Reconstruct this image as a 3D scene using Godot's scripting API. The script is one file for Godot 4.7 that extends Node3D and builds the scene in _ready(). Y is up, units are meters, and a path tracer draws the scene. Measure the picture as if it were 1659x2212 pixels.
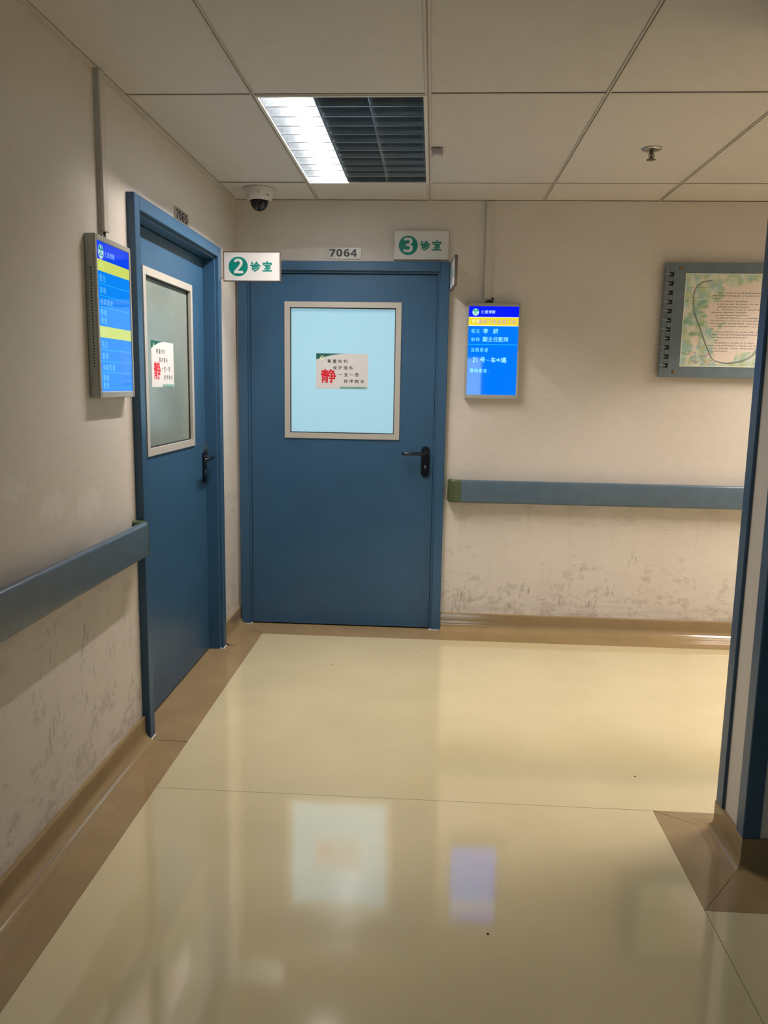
extends Node3D
# A hospital corridor corner: two blue consulting-room doors, queue screens, handrails and a louvred ceiling light.
# x runs right along the back wall, y up, z towards the camera; the left wall stands at x = 0, the back wall at z = 0.

const H := 2.356          # ceiling
const COL := 0.4508       # first ceiling joint from the left wall
const ROW := 0.3716       # first ceiling joint from the back wall
const XE := 6.0           # right end of the side corridor
const ZE := 7.5           # wall behind the camera
const PX := 2.038         # end face of the partition wall
const PZ0 := 2.03
const PZ1 := 2.235

var M := {}
var used := {}

# ---------------------------------------------------------------- glyph strokes on a 100 x 100 grid
const G := {
	"诊": "14,10 26,24;6,38 24,38 24,80 36,70;62,8 50,28 34,46;62,8 76,28 96,44;66,34 54,46 42,54;76,46 60,62 42,72;88,60 70,80 40,94",
	"室": "50,3 50,16;10,30 10,18 90,18 90,30;22,36 78,36;46,36 34,53 72,53;62,44 78,58;50,54 50,92;24,72 76,72;8,92 92,92",
	"尊": "34,4 40,14;66,4 58,14;8,18 92,18;20,28 80,28 80,58 20,58 20,28;42,18 42,36 30,44;58,18 58,42 70,42;20,50 80,50;10,70 90,70;66,60 66,94 54,90;30,78 38,88",
	"重": "74,6 26,12;8,22 92,22;22,34 78,34 78,62 22,62 22,34;22,48 78,48;50,10 50,92;16,76 84,76;6,92 94,92",
	"权": "6,30 42,30;24,6 24,94;24,34 6,66;26,44 38,58;50,18 88,18 78,50 62,74 42,92;54,30 66,60 80,78 96,92",
	"利": "48,8 12,18;6,36 54,36;30,16 30,94;30,40 8,70;32,46 50,64;68,16 68,66;88,6 88,92 74,86",
	"保": "30,6 20,30 4,50;20,32 20,94;42,10 86,10 86,36 42,36 42,10;34,52 96,52;64,36 64,94;62,54 50,74 34,86;66,54 80,74 96,86",
	"护": "6,26 40,26;24,6 24,90 12,84;6,60 40,50;66,4 74,16;50,22 90,22 90,50 50,50;50,22 50,60 38,92",
	"隐": "10,8 10,94;10,8 34,8 26,36 36,54 24,66;58,4 42,24;56,14 80,14 70,28;44,30 86,30 86,60 44,60;46,45 86,45;42,72 38,88;52,70 56,90 80,90 84,78;64,66 70,78;86,70 94,82",
	"私": "46,8 12,18;6,36 52,36;30,16 30,94;30,40 8,70;32,46 48,62;70,10 54,78 86,70;78,52 94,86",
	"静": "8,14 46,14;28,4 28,38;10,26 44,26;4,38 50,38;12,48 42,48 42,92 34,90;12,48 12,94;12,62 42,62;12,76 42,76;66,4 52,26;62,14 86,14 76,28;56,30 90,30 90,68;50,48 98,48;56,66 90,66;72,30 72,94 62,88",
	"一": "6,50 94,50",
	"患": "26,10 74,10 74,24 26,24 26,10;16,32 84,32 84,52 16,52 16,32;50,2 50,60;16,70 10,88;30,66 34,90 70,90 76,78;46,64 54,76;82,66 92,82",
	"按": "6,26 38,26;22,6 22,90 12,84;6,60 38,50;66,4 72,14;44,32 44,20 94,20 94,32;40,52 98,52;62,32 50,68 84,90;82,52 70,78 42,94",
	"序": "52,2 58,12;14,16 94,16;16,16 14,60 4,92;34,30 80,30 60,44;44,38 62,50;26,54 92,54 82,64;58,54 58,92 44,88",
	"就": "26,4 30,14;6,18 50,18;14,28 42,28 42,48 14,48 14,28;28,48 28,90 20,86;16,60 8,78;40,60 48,74;54,32 98,32;72,6 70,54 50,92;78,36 78,82 84,90 96,88 97,74;84,12 92,22",
	"仁": "32,6 20,32 4,52;20,34 20,94;46,28 88,28;38,82 96,82",
	"爱": "82,6 16,12;24,18 30,28;48,16 52,26;78,14 68,28;8,44 8,34 92,34 92,44;14,52 84,52;40,40 28,70 8,92;36,64 78,64 60,82 36,94;44,70 64,84 94,94",
	"博": "4,32 36,32;20,6 20,94;42,18 98,18;84,4 92,12;48,28 90,28 90,56;48,28 48,56;48,42 90,42;68,6 68,58;40,64 98,64;82,56 82,94 70,90;50,74 58,84",
	"精": "8,14 14,32;38,12 32,32;4,40 44,40;24,4 24,94;24,44 6,72;26,48 42,66;50,14 96,14;72,4 72,38;54,26 92,26;46,38 98,38;56,48 88,48 88,92 80,90;56,48 56,94;56,62 88,62;56,76 88,76",
	"医": "90,10 12,10 12,92 94,92;36,18 22,40;34,30 80,30;20,54 88,54;54,30 52,60 26,82;58,60 84,82",
	"生": "28,8 12,42;22,28 88,28;50,6 50,92;20,58 82,58;6,92 94,92",
	"李": "8,22 92,22;50,4 50,50;48,24 10,50;52,24 90,50;24,54 76,54 54,66;52,64 52,94 38,90;8,74 92,74",
	"妍": "26,6 14,60 40,90;40,32 30,66 6,92;4,34 46,34;52,14 96,14;48,48 98,48;62,14 62,50 50,92;84,14 84,94",
	"职": "4,12 50,12;14,12 14,76;40,12 40,94;14,32 40,32;14,52 40,52;2,78 48,70;58,14 92,14 92,52 58,52 58,14;64,62 52,90;84,62 96,90",
	"称": "44,8 12,18;4,36 46,36;28,16 28,94;28,40 6,70;30,46 44,60;62,6 46,36;58,22 94,22 88,36;72,22 72,92 60,88;58,46 46,76;84,46 96,74",
	"副": "6,8 58,8;14,18 50,18 50,36 14,36 14,18;10,46 56,46 56,92 10,92 10,46;10,69 56,69;33,46 33,92;70,14 70,68;90,4 90,92 78,88",
	"主": "44,4 56,16;12,26 88,26;16,56 84,56;50,26 50,90;6,90 94,90",
	"任": "32,6 20,32 4,52;20,34 20,94;88,8 44,16;36,46 98,46;66,12 66,88;42,88 92,88",
	"师": "10,20 10,60;28,6 28,56 12,92;40,14 98,14;48,34 48,78;48,34 92,34 92,76 82,74;70,14 70,94",
	"当": "50,4 50,40;20,14 32,34;82,12 68,36;14,46 86,46 86,90;18,68 86,68;12,90 86,90",
	"前": "28,4 36,16;72,4 64,18;6,22 94,22;14,34 48,34 48,92 38,88;14,34 14,94;14,50 48,50;14,66 48,66;66,36 66,74;86,32 86,92 74,88",
	"者": "14,20 70,20;42,4 42,38;4,38 96,38;86,8 50,44 6,68;28,52 78,52 78,94 28,94 28,52;28,72 78,72",
	"号": "26,8 76,8 76,32 26,32 26,8;6,46 94,46;32,46 26,62 78,62 72,90 50,88",
	"车": "10,20 90,20;44,4 22,50 86,50;6,70 94,70;54,34 54,96",
	"璐": "2,16 34,16;4,46 32,46;0,82 36,72;18,16 18,76;42,10 62,10 62,32 42,32 42,10;52,32 52,82;42,46 42,84;36,90 66,80;52,56 64,56;76,4 66,32;74,14 94,14 80,40 62,54;72,26 98,52;72,60 94,60 94,92 72,92 72,60",
	"等": "24,2 8,22;18,12 46,12;28,14 32,24;64,2 50,22;58,12 94,12;68,14 74,24;20,34 80,34;50,26 50,48;6,48 94,48;10,64 90,64;68,50 68,94 52,90;30,74 40,86",
	"待": "30,4 8,28;34,28 4,58;20,44 20,94;44,22 90,22;66,6 66,42;36,42 98,42;38,62 98,62;80,44 80,94 66,90;50,70 58,82",
	"候": "24,6 4,50;16,32 16,94;32,26 32,74;44,12 86,12 86,28;38,28 96,28;52,34 42,50;50,44 90,44;38,62 98,62;68,44 62,72 40,94;70,64 96,92",
	"科": "44,8 10,18;4,36 48,36;28,16 28,94;28,40 6,70;30,46 46,60;56,16 66,26;52,38 62,48;46,70 98,60;82,4 82,94",
	"皮": "18,22 90,22 82,36;20,22 18,60 4,92;52,4 52,46;22,46 78,46 62,72 24,94;32,54 58,80 94,94",
	"门": "16,4 26,14;12,24 12,94;38,12 88,12 88,92 74,88",
	"2": "20,26 26,14 40,8 58,8 72,16 76,30 70,44 18,90 80,90",
	"1": "34,22 54,8 54,92",
	"3": "22,16 40,8 60,10 72,22 68,38 54,46 40,46 58,48 76,60 74,78 60,90 36,92 20,84",
	"-": "34,54 66,54",
	"*": "50,16 50,80;18,38 82,58;82,38 18,58",
	":": "50,30 50,34;50,74 50,78",
}

# ---------------------------------------------------------------- mesh helpers
func st_new() -> SurfaceTool:
	var st := SurfaceTool.new()
	st.begin(Mesh.PRIMITIVE_TRIANGLES)
	return st

func tri(st, a, b, c, n, ua = Vector2.ZERO, ub = Vector2.ZERO, uc = Vector2.ZERO, na = null, nb = null, nc = null):
	var P = [a, b, c]
	var U = [ua, ub, uc]
	var N = [na if na != null else n, nb if nb != null else n, nc if nc != null else n]
	var order = [0, 1, 2]
	if (b - a).cross(c - a).dot(n) > 0.0:
		order = [0, 2, 1]
	for i in order:
		st.set_normal(N[i])
		st.set_uv(U[i])
		st.add_vertex(P[i])

func quad(st, a, b, c, d, n, ua = Vector2(0, 1), ub = Vector2(1, 1), uc = Vector2(1, 0), ud = Vector2(0, 0)):
	tri(st, a, b, c, n, ua, ub, uc)
	tri(st, a, c, d, n, ua, uc, ud)

# a box from a to b with chamfered edges; uvf turns a point into a texture coordinate
func box(st, a: Vector3, b: Vector3, ch := 0.0, uvf = null):
	var cen = (a + b) * 0.5
	var h = (b - a) * 0.5
	ch = minf(ch, minf(h.x, minf(h.y, h.z)) * 0.98)
	var f = func(axis, sx, sy, sz):
		var s = Vector3(sx, sy, sz)
		var p = Vector3()
		for k in 3:
			p[k] = cen[k] + s[k] * (h[k] - (0.0 if k == axis else ch))
		return p
	var put = func(p): return uvf.call(p) if uvf != null else Vector2.ZERO
	for axis in 3:
		var i = (axis + 1) % 3
		var j = (axis + 2) % 3
		for s in [-1.0, 1.0]:
			var q = []
			for c in [[-1, -1], [1, -1], [1, 1], [-1, 1]]:
				var v = Vector3()
				v[axis] = s; v[i] = c[0]; v[j] = c[1]
				q.append(f.call(axis, v.x, v.y, v.z))
			var n = Vector3(); n[axis] = s
			quad(st, q[0], q[1], q[2], q[3], n, put.call(q[0]), put.call(q[1]), put.call(q[2]), put.call(q[3]))
	if ch <= 0.0:
		return
	for axis in 3:                                  # edges along axis
		var i = (axis + 1) % 3
		var j = (axis + 2) % 3
		for si in [-1.0, 1.0]:
			for sj in [-1.0, 1.0]:
				var v0 = Vector3(); v0[i] = si; v0[j] = sj; v0[axis] = -1.0
				var v1 = v0; v1[axis] = 1.0
				var n = Vector3(); n[i] = si; n[j] = sj
				var p0 = f.call(i, v0.x, v0.y, v0.z); var p1 = f.call(i, v1.x, v1.y, v1.z)
				var p2 = f.call(j, v1.x, v1.y, v1.z); var p3 = f.call(j, v0.x, v0.y, v0.z)
				quad(st, p0, p1, p2, p3, n.normalized(), put.call(p0), put.call(p1), put.call(p2), put.call(p3))
	for sx in [-1.0, 1.0]:
		for sy in [-1.0, 1.0]:
			for sz in [-1.0, 1.0]:
				var p0 = f.call(0, sx, sy, sz); var p1 = f.call(1, sx, sy, sz); var p2 = f.call(2, sx, sy, sz)
				tri(st, p0, p1, p2, Vector3(sx, sy, sz).normalized(), put.call(p0), put.call(p1), put.call(p2))

# polygon in (u, v) extruded from w0 to w1; to3 maps (u, v, w) to space
func prism(st, poly: PackedVector2Array, w0: float, w1: float, to3: Callable, uvf = null):
	var idx = Geometry2D.triangulate_polygon(poly)
	var nw = (to3.call(0.0, 0.0, 1.0) - to3.call(0.0, 0.0, 0.0)).normalized()
	var cen = Vector2()
	for p in poly: cen += p
	cen /= poly.size()
	for k in range(0, idx.size(), 3):
		for e in [[w1, nw], [w0, -nw]]:
			var a = to3.call(poly[idx[k]].x, poly[idx[k]].y, e[0]); var b = to3.call(poly[idx[k + 1]].x, poly[idx[k + 1]].y, e[0]); var c = to3.call(poly[idx[k + 2]].x, poly[idx[k + 2]].y, e[0])
			if uvf != null: tri(st, a, b, c, e[1], uvf.call(a), uvf.call(b), uvf.call(c))
			else: tri(st, a, b, c, e[1])
	var cw = Geometry2D.is_polygon_clockwise(poly)
	for k in poly.size():
		var p = poly[k]; var q = poly[(k + 1) % poly.size()]
		var d = (q - p).normalized()
		var n2 = Vector2(d.y, -d.x)
		if cw: n2 = -n2
		var n = (to3.call(n2.x, n2.y, 0.0) - to3.call(0.0, 0.0, 0.0)).normalized()
		quad(st, to3.call(p.x, p.y, w0), to3.call(q.x, q.y, w0), to3.call(q.x, q.y, w1), to3.call(p.x, p.y, w1), n)

# section of (n, y) points carried along a plan path of (x, z) points; n points to the right-hand side of the path
func sweep(st, section: Array, path: Array, closed := false, caps := true):
	var rings = []
	var side = []
	for k in path.size():
		var d0 = (path[k] - path[k - 1]).normalized() if k > 0 else Vector2()
		var d1 = (path[k + 1] - path[k]).normalized() if k < path.size() - 1 else Vector2()
		if k == 0: d0 = d1
		if k == path.size() - 1: d1 = d0
		var n0 = Vector2(-d0.y, d0.x); var n1 = Vector2(-d1.y, d1.x)
		var m = (n0 + n1).normalized()
		m /= maxf(0.3, m.dot(n0))
		side.append(m)
		var ring = []
		for s in section:
			ring.append(Vector3(path[k].x + m.x * s.x, s.y, path[k].y + m.y * s.x))
		rings.append(ring)
	var cnt = section.size()
	var sn = []                                       # normals of the section, smoothed where it bends gently
	var segs = cnt if closed else cnt - 1
	var area = 0.0
	for k in cnt:
		var a = section[k]; var b = section[(k + 1) % cnt]
		area += a.x * b.y - b.x * a.y
	var flip = 1.0 if area > 0 else -1.0
	if not closed: flip = 1.0
	for k in segs:
		var d = (section[(k + 1) % cnt] - section[k]).normalized()
		sn.append(Vector2(d.y, -d.x) * flip)
	var vn = func(k, seg):
		var others = [seg]
		var o = k - 1 if seg == k else k
		if closed: o = (o + segs) % segs
		if o >= 0 and o < segs and sn[o].dot(sn[seg]) > 0.7: others.append(o)
		var s = Vector2()
		for q in others: s += sn[q]
		return s.normalized()
	for r in path.size() - 1:
		var d = (path[r + 1] - path[r]).normalized()
		var nr = Vector2(-d.y, d.x)
		for k in segs:
			var k2 = (k + 1) % cnt
			var na = vn.call(k, k)
			var nb = vn.call(k2 if closed else k + 1, k)
			if closed and k2 == 0: nb = vn.call(0, k)
			var A = Vector3(nr.x * na.x, na.y, nr.y * na.x); var B = Vector3(nr.x * nb.x, nb.y, nr.y * nb.x)
			var face = Vector3(nr.x * sn[k].x, sn[k].y, nr.y * sn[k].x)
			tri(st, rings[r][k], rings[r][k2], rings[r + 1][k2], face, Vector2(), Vector2(), Vector2(), A, B, B)
			tri(st, rings[r][k], rings[r + 1][k2], rings[r + 1][k], face, Vector2(), Vector2(), Vector2(), A, B, A)
	if caps and closed:
		var poly = PackedVector2Array(section)
		var idx = Geometry2D.triangulate_polygon(poly)
		for e in [0, path.size() - 1]:
			var d = (path[1] - path[0]) if e == 0 else (path[-2] - path[-1])
			d = -d.normalized()
			for k in range(0, idx.size(), 3):
				tri(st, rings[e][idx[k]], rings[e][idx[k + 1]], rings[e][idx[k + 2]], Vector3(d.x, 0, d.y))

# round bar through 3-D points
func tube(st, pts: Array, r: float, n := 10, caps := true):
	var rings = []
	var up = Vector3.UP
	var d00 = (pts[1] - pts[0]).normalized()
	if absf(d00.dot(up)) > 0.9: up = Vector3.RIGHT
	var last_x = d00.cross(up).normalized()
	for k in pts.size():
		var d = Vector3()
		if k > 0: d += (pts[k] - pts[k - 1]).normalized()
		if k < pts.size() - 1: d += (pts[k + 1] - pts[k]).normalized()
		d = d.normalized()
		var x = (last_x - d * last_x.dot(d)).normalized()
		last_x = x
		var y = d.cross(x)
		var ring = []
		for i in n:
			var a = TAU * i / n
			ring.append([pts[k] + (x * cos(a) + y * sin(a)) * r, x * cos(a) + y * sin(a)])
		rings.append(ring)
	for k in pts.size() - 1:
		for i in n:
			var j = (i + 1) % n
			var a = rings[k][i]; var b = rings[k][j]; var c = rings[k + 1][j]; var d = rings[k + 1][i]
			tri(st, a[0], b[0], c[0], a[1] + b[1], Vector2(), Vector2(), Vector2(), a[1], b[1], c[1])
			tri(st, a[0], c[0], d[0], a[1] + b[1], Vector2(), Vector2(), Vector2(), a[1], c[1], d[1])
	if caps:
		for e in [0, pts.size() - 1]:
			var nn = (pts[0] - pts[1]).normalized() if e == 0 else (pts[-1] - pts[-2]).normalized()
			for i in n:
				tri(st, pts[e], rings[e][i][0], rings[e][(i + 1) % n][0], nn)

# (r, y) profile turned about the y axis through at
func lathe(st, prof: Array, at := Vector3.ZERO, n := 28):
	for k in prof.size() - 1:
		var p = prof[k]; var q = prof[k + 1]
		var d = (q - p)
		if d.length() < 1e-7: continue
		var fn = Vector2(-d.y, d.x).normalized()
		var np_ = fn; var nq = fn
		if k > 0:
			var e = (p - prof[k - 1]); var f2 = Vector2(-e.y, e.x).normalized()
			if f2.dot(fn) > 0.75: np_ = (f2 + fn).normalized()
		if k < prof.size() - 2:
			var e = (prof[k + 2] - q); var f2 = Vector2(-e.y, e.x).normalized()
			if f2.dot(fn) > 0.75: nq = (f2 + fn).normalized()
		for i in n:
			var a0 = TAU * i / n; var a1 = TAU * (i + 1) / n
			var D0 = Vector3(cos(a0), 0, sin(a0)); var D1 = Vector3(cos(a1), 0, sin(a1))
			var U = Vector3.UP
			var P0 = at + D0 * p.x + U * p.y; var P1 = at + D1 * p.x + U * p.y
			var Q0 = at + D0 * q.x + U * q.y; var Q1 = at + D1 * q.x + U * q.y
			var face = (D0 + D1).normalized() * fn.x + U * fn.y
			if p.x > 1e-6:
				tri(st, P0, P1, Q1, face, Vector2(), Vector2(), Vector2(), D0 * np_.x + U * np_.y, D1 * np_.x + U * np_.y, D1 * nq.x + U * nq.y)
			if q.x > 1e-6:
				tri(st, P0, Q1, Q0, face, Vector2(), Vector2(), Vector2(), D0 * np_.x + U * np_.y, D1 * nq.x + U * nq.y, D0 * nq.x + U * nq.y)

func rounded(w: float, h: float, r: float, seg := 6, cx := 0.0, cy := 0.0) -> PackedVector2Array:
	var o := PackedVector2Array()
	for c in [[1, 1, 0], [-1, 1, 90], [-1, -1, 180], [1, -1, 270]]:
		for k in seg + 1:
			var a = deg_to_rad(c[2] + 90.0 * k / seg)
			o.append(Vector2(cx + c[0] * (w / 2 - r) + cos(a) * r, cy + c[1] * (h / 2 - r) + sin(a) * r))
	return o

func xyz_of(u, v, w): return Vector3(u, v, w)         # plan (x, y), depth z
func xzy_of(u, v, w): return Vector3(u, w, v)         # plan (x, z), height y

func fresh(called: String) -> String:
	var k: int = used.get(called, 0)
	used[called] = k + 1
	return called if k == 0 else "%s_%03d" % [called, k]

func part(called: String, st, mat, parent: Node3D, label := "") -> MeshInstance3D:
	var o := MeshInstance3D.new()
	o.name = called
	o.mesh = st if st is Mesh else st.commit()
	o.material_override = null
	for s in o.mesh.get_surface_count():
		o.set_surface_override_material(s, mat)
	parent.add_child(o, true)
	if label: o.set_meta("label", label)
	return o

func thing(called: String, label: String, category: String, at := Vector3.ZERO, turn := 0.0, group := "", kind := "") -> Node3D:
	var o := Node3D.new()
	o.name = fresh(called)
	add_child(o)
	o.position = at
	o.rotation.y = turn
	o.set_meta("label", label)
	o.set_meta("category", category)
	if group: o.set_meta("group", group)
	if kind: o.set_meta("kind", kind)
	return o

func solid(called: String, st, mat, label: String, category: String, kind := "", group := "") -> MeshInstance3D:
	var o := part(fresh(called), st, mat, self, label)
	o.set_meta("category", category)
	if kind: o.set_meta("kind", kind)
	if group: o.set_meta("group", group)
	return o

func letter(text: String, height: float, mat, parent: Node3D, at: Vector3, stretch := 1.0, called := "digit", heavy := 0.0) -> MeshInstance3D:
	var t := TextMesh.new()
	var f := SystemFont.new()
	f.font_names = PackedStringArray(["Droid Sans"])
	f.font_weight = 700
	var v := FontVariation.new()
	v.base_font = f
	v.variation_embolden = heavy
	t.font = v
	t.text = text
	t.font_size = 64
	t.pixel_size = height / (64.0 * 0.714)
	t.depth = 0.0008
	t.curve_step = 2.0
	var o := part(called, t, mat, parent)
	o.position = at
	o.scale = Vector3(stretch, 1, 1)
	return o

# ---------------------------------------------------------------- materials
func lin(r: float, g: float, b: float) -> Color:
	return Color(r, g, b)

func mat(c: Color, rough := 0.6, metal := 0.0, spec := 0.5) -> StandardMaterial3D:
	var m := StandardMaterial3D.new()
	m.albedo_color = c
	m.roughness = rough
	m.metallic = metal
	m.metallic_specular = spec
	return m

func noise_tex(freq: float, ramp: Array, size := 512, seed_ := 1, kind := FastNoiseLite.TYPE_SIMPLEX_SMOOTH, normal := 0.0) -> NoiseTexture2D:
	var n := FastNoiseLite.new()
	n.noise_type = kind
	n.seed = seed_
	n.frequency = freq
	n.fractal_octaves = 4
	var t := NoiseTexture2D.new()
	t.width = size; t.height = size
	t.seamless = true
	t.noise = n
	if normal > 0.0:
		t.as_normal_map = true
		t.bump_strength = normal
	else:
		var g := Gradient.new()
		g.offsets = PackedFloat32Array([0.0, 1.0])
		g.colors = PackedColorArray(ramp)
		t.color_ramp = g
	return t

func tri_mat(c: Color, rough: float, tex: Texture2D, scale: float, metal := 0.0, spec := 0.5) -> StandardMaterial3D:
	var m := mat(c, rough, metal, spec)
	m.albedo_texture = tex
	m.uv1_triplanar = true
	m.uv1_world_triplanar = true
	m.uv1_scale = Vector3.ONE * scale
	return m

# ---------------------------------------------------------------- drawing flat print into an image
func dab(img: Image, x: int, y: int, c: Color, a: float):
	if x < 0 or y < 0 or x >= img.get_width() or y >= img.get_height() or a <= 0.0: return
	img.set_pixel(x, y, img.get_pixel(x, y).lerp(c, minf(a, 1.0)))

func stroke(img: Image, pts: Array, t: float, c: Color, al := 1.0):
	for k in pts.size() - 1:
		var a = pts[k]; var b = pts[k + 1]
		var r = t * 0.5 + 1.0
		var ab = b - a
		var l2 = maxf(ab.length_squared(), 1e-6)
		for y in range(int(floor(minf(a.y, b.y) - r)), int(ceil(maxf(a.y, b.y) + r)) + 1):
			for x in range(int(floor(minf(a.x, b.x) - r)), int(ceil(maxf(a.x, b.x) + r)) + 1):
				var p = Vector2(x + 0.5, y + 0.5)
				var q = a + ab * clampf((p - a).dot(ab) / l2, 0.0, 1.0)
				dab(img, x, y, c, clampf(t * 0.5 + 0.5 - p.distance_to(q), 0.0, 1.0) * al)

func glyph(img: Image, ch: String, x: float, y: float, w: float, h: float, t: float, c: Color):
	if not G.has(ch): return
	for s in G[ch].split(";"):
		var pts = []
		for p in s.split(" "):
			var xy = p.split(",")
			pts.append(Vector2(x + float(xy[0]) * 0.01 * w, y + float(xy[1]) * 0.01 * h))
		stroke(img, pts, t, c)

func line_of(img: Image, text: String, x: float, y: float, w: float, h: float, pitch: float, t: float, c: Color):
	for k in text.length():
		glyph(img, text[k], x + k * pitch, y, w, h, t, c)

func disc(img: Image, cx: float, cy: float, rx: float, ry: float, c: Color, al := 1.0):
	for y in range(int(cy - ry - 1), int(cy + ry + 2)):
		for x in range(int(cx - rx - 1), int(cx + rx + 2)):
			var d = Vector2((x + 0.5 - cx) / rx, (y + 0.5 - cy) / ry).length()
			dab(img, x, y, c, clampf((1.0 - d) * minf(rx, ry) + 0.5, 0.0, 1.0) * al)

func emblem(img: Image, cx: float, cy: float, r: float, green: Color, white: Color):
	disc(img, cx, cy, r, r * 1.05, white)
	for y in range(int(cy - r), int(cy + r)):          # green cap above, with a white head and shoulders
		for x in range(int(cx - r), int(cx + r)):
			var u = (x + 0.5 - cx) / r; var v = (y + 0.5 - cy) / r
			if u * u + v * v < 0.86 and v < -0.12 - 0.3 * absf(u) + 0.28 * u * u: dab(img, x, y, green, 1.0)
	disc(img, cx, cy - r * 0.62, r * 0.2, r * 0.2, white)
	stroke(img, [Vector2(cx - r * 0.62, cy + r * 0.5), Vector2(cx, cy + r * 0.02), Vector2(cx + r * 0.62, cy + r * 0.5)], r * 0.17, green)
	stroke(img, [Vector2(cx - r * 0.42, cy + r * 0.55), Vector2(cx + r * 0.42, cy + r * 0.55)], r * 0.14, green)

func tex_of(img: Image) -> ImageTexture:
	return ImageTexture.create_from_image(img)

func canvas(w: int, h: int, c: Color) -> Image:
	var i := Image.create(w, h, false, Image.FORMAT_RGBA8)
	i.fill(c)
	return i

func print_mat(img: Image, rough := 0.5) -> StandardMaterial3D:
	var m := mat(Color.WHITE, rough)
	m.albedo_texture = tex_of(img)
	m.texture_repeat = false
	return m

func screen_mat(img: Image, k: float) -> StandardMaterial3D:
	var m := mat(Color(0.01, 0.01, 0.012), 0.03, 0.0, 0.36)
	m.emission_enabled = true
	m.emission = Color.BLACK
	m.emission_texture = tex_of(img)
	m.emission_energy_multiplier = k
	m.texture_repeat = false
	return m

func sign_image() -> Image:                            # the two characters beside the round numeral
	var im := canvas(600, 300, Color8(212, 210, 207))
	var g := Color8(0, 120, 106)
	disc(im, 152, 152, 104, 104, g)
	glyph(im, "诊", 282, 98, 108, 108, 15.5, g)
	glyph(im, "室", 412, 98, 108, 108, 14.5, g)
	return im

func paper_image() -> Image:
	var w := 780; var h := 520
	var im := canvas(w, h, Color8(206, 205, 204))
	var dark := Color8(12, 84, 74)
	var pale := Color8(150, 190, 178)
	for y in 96:                                       # green corner under a sweeping curve
		for x in 420:
			var lim = 88.0 * pow(1.0 - x / 420.0, 1.7) + 2.0
			if y < lim: dab(im, x, y, dark, clampf(lim - y, 0.0, 1.0))
			elif y < lim + 9.0 * (x / 420.0) * (1.0 - x / 420.0) * 3.0: dab(im, x, y, pale, 0.7)
	emblem(im, 88, 62, 30, Color8(44, 120, 60), Color8(238, 240, 216))
	var ink := Color8(34, 32, 32)
	line_of(im, "尊重权利", 165, 84, 62, 58, 82, 5.6, ink)
	line_of(im, "保护隐私", 250, 180, 62, 58, 82, 5.6, ink)
	line_of(im, "一室一患", 335, 280, 62, 58, 82, 5.6, ink)
	line_of(im, "按序就诊", 418, 378, 62, 58, 82, 5.6, ink)
	glyph(im, "静", 72, 232, 226, 206, 23.0, Color8(196, 14, 34))
	for y in range(486, 520):
		for x in range(362, 772):
			dab(im, x, y, Color8(132, 176, 164), 1.0)
	var r := RandomNumberGenerator.new(); r.seed = 5
	for row in 2:                                      # tiny print in the green band
		var x := 370.0
		while x < 730.0:
			stroke(im, [Vector2(x, 494 + row * 16), Vector2(x + r.randf_range(3, 6), 494 + row * 16 + r.randf_range(-3, 6))], 2.6, Color8(34, 82, 74))
			stroke(im, [Vector2(x, 499 + row * 16), Vector2(x + 5, 499 + row * 16)], 2.0, Color8(34, 82, 74))
			x += 8.0
	return im

const SW := 532
const SH := 946

func screen_image_clinic() -> Image:
	var blue := Color8(0, 122, 255)
	var im := canvas(SW, SH, blue)
	im.fill_rect(Rect2i(0, 0, SW, 112), Color8(0, 22, 255))
	emblem(im, 72, 62, 35, Color8(0, 168, 110), Color8(214, 255, 244))
	line_of(im, "仁爱博精", 132, 42, 32, 36, 38, 4.6, Color8(176, 214, 255))
	im.fill_rect(Rect2i(0, 112, SW, 96), Color8(250, 255, 226))
	im.fill_rect(Rect2i(0, 119, SW, 82), Color8(240, 220, 52))
	line_of(im, "科室", 36, 138, 38, 40, 44, 5.0, Color8(250, 244, 190))
	line_of(im, "皮科门诊皮科门诊3", 104, 142, 42, 42, 51, 4.8, Color8(206, 168, 200))
	var pale := Color8(120, 222, 255)
	line_of(im, "医生:", 32, 240, 42, 44, 50, 4.6, pale)
	line_of(im, "李", 158, 232, 54, 56, 50, 6.4, Color8(150, 240, 255))
	line_of(im, "妍", 262, 232, 54, 56, 50, 6.4, Color8(150, 240, 255))
	line_of(im, "职称:", 32, 330, 42, 44, 50, 4.6, pale)
	line_of(im, "副主任医师", 158, 322, 50, 54, 55, 6.2, Color8(150, 240, 255))
	im.fill_rect(Rect2i(0, 402, SW, 6), Color8(30, 186, 255))
	line_of(im, "当前患者", 34, 440, 40, 46, 48, 4.8, pale)
	line_of(im, "21", 54, 540, 34, 60, 30, 7.0, Color8(168, 250, 255))
	line_of(im, "号-车*璐", 136, 540, 56, 60, 56, 6.6, Color8(168, 250, 255))
	line_of(im, "等待患者:", 28, 664, 42, 46, 48, 5.0, pale)
	return im

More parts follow.
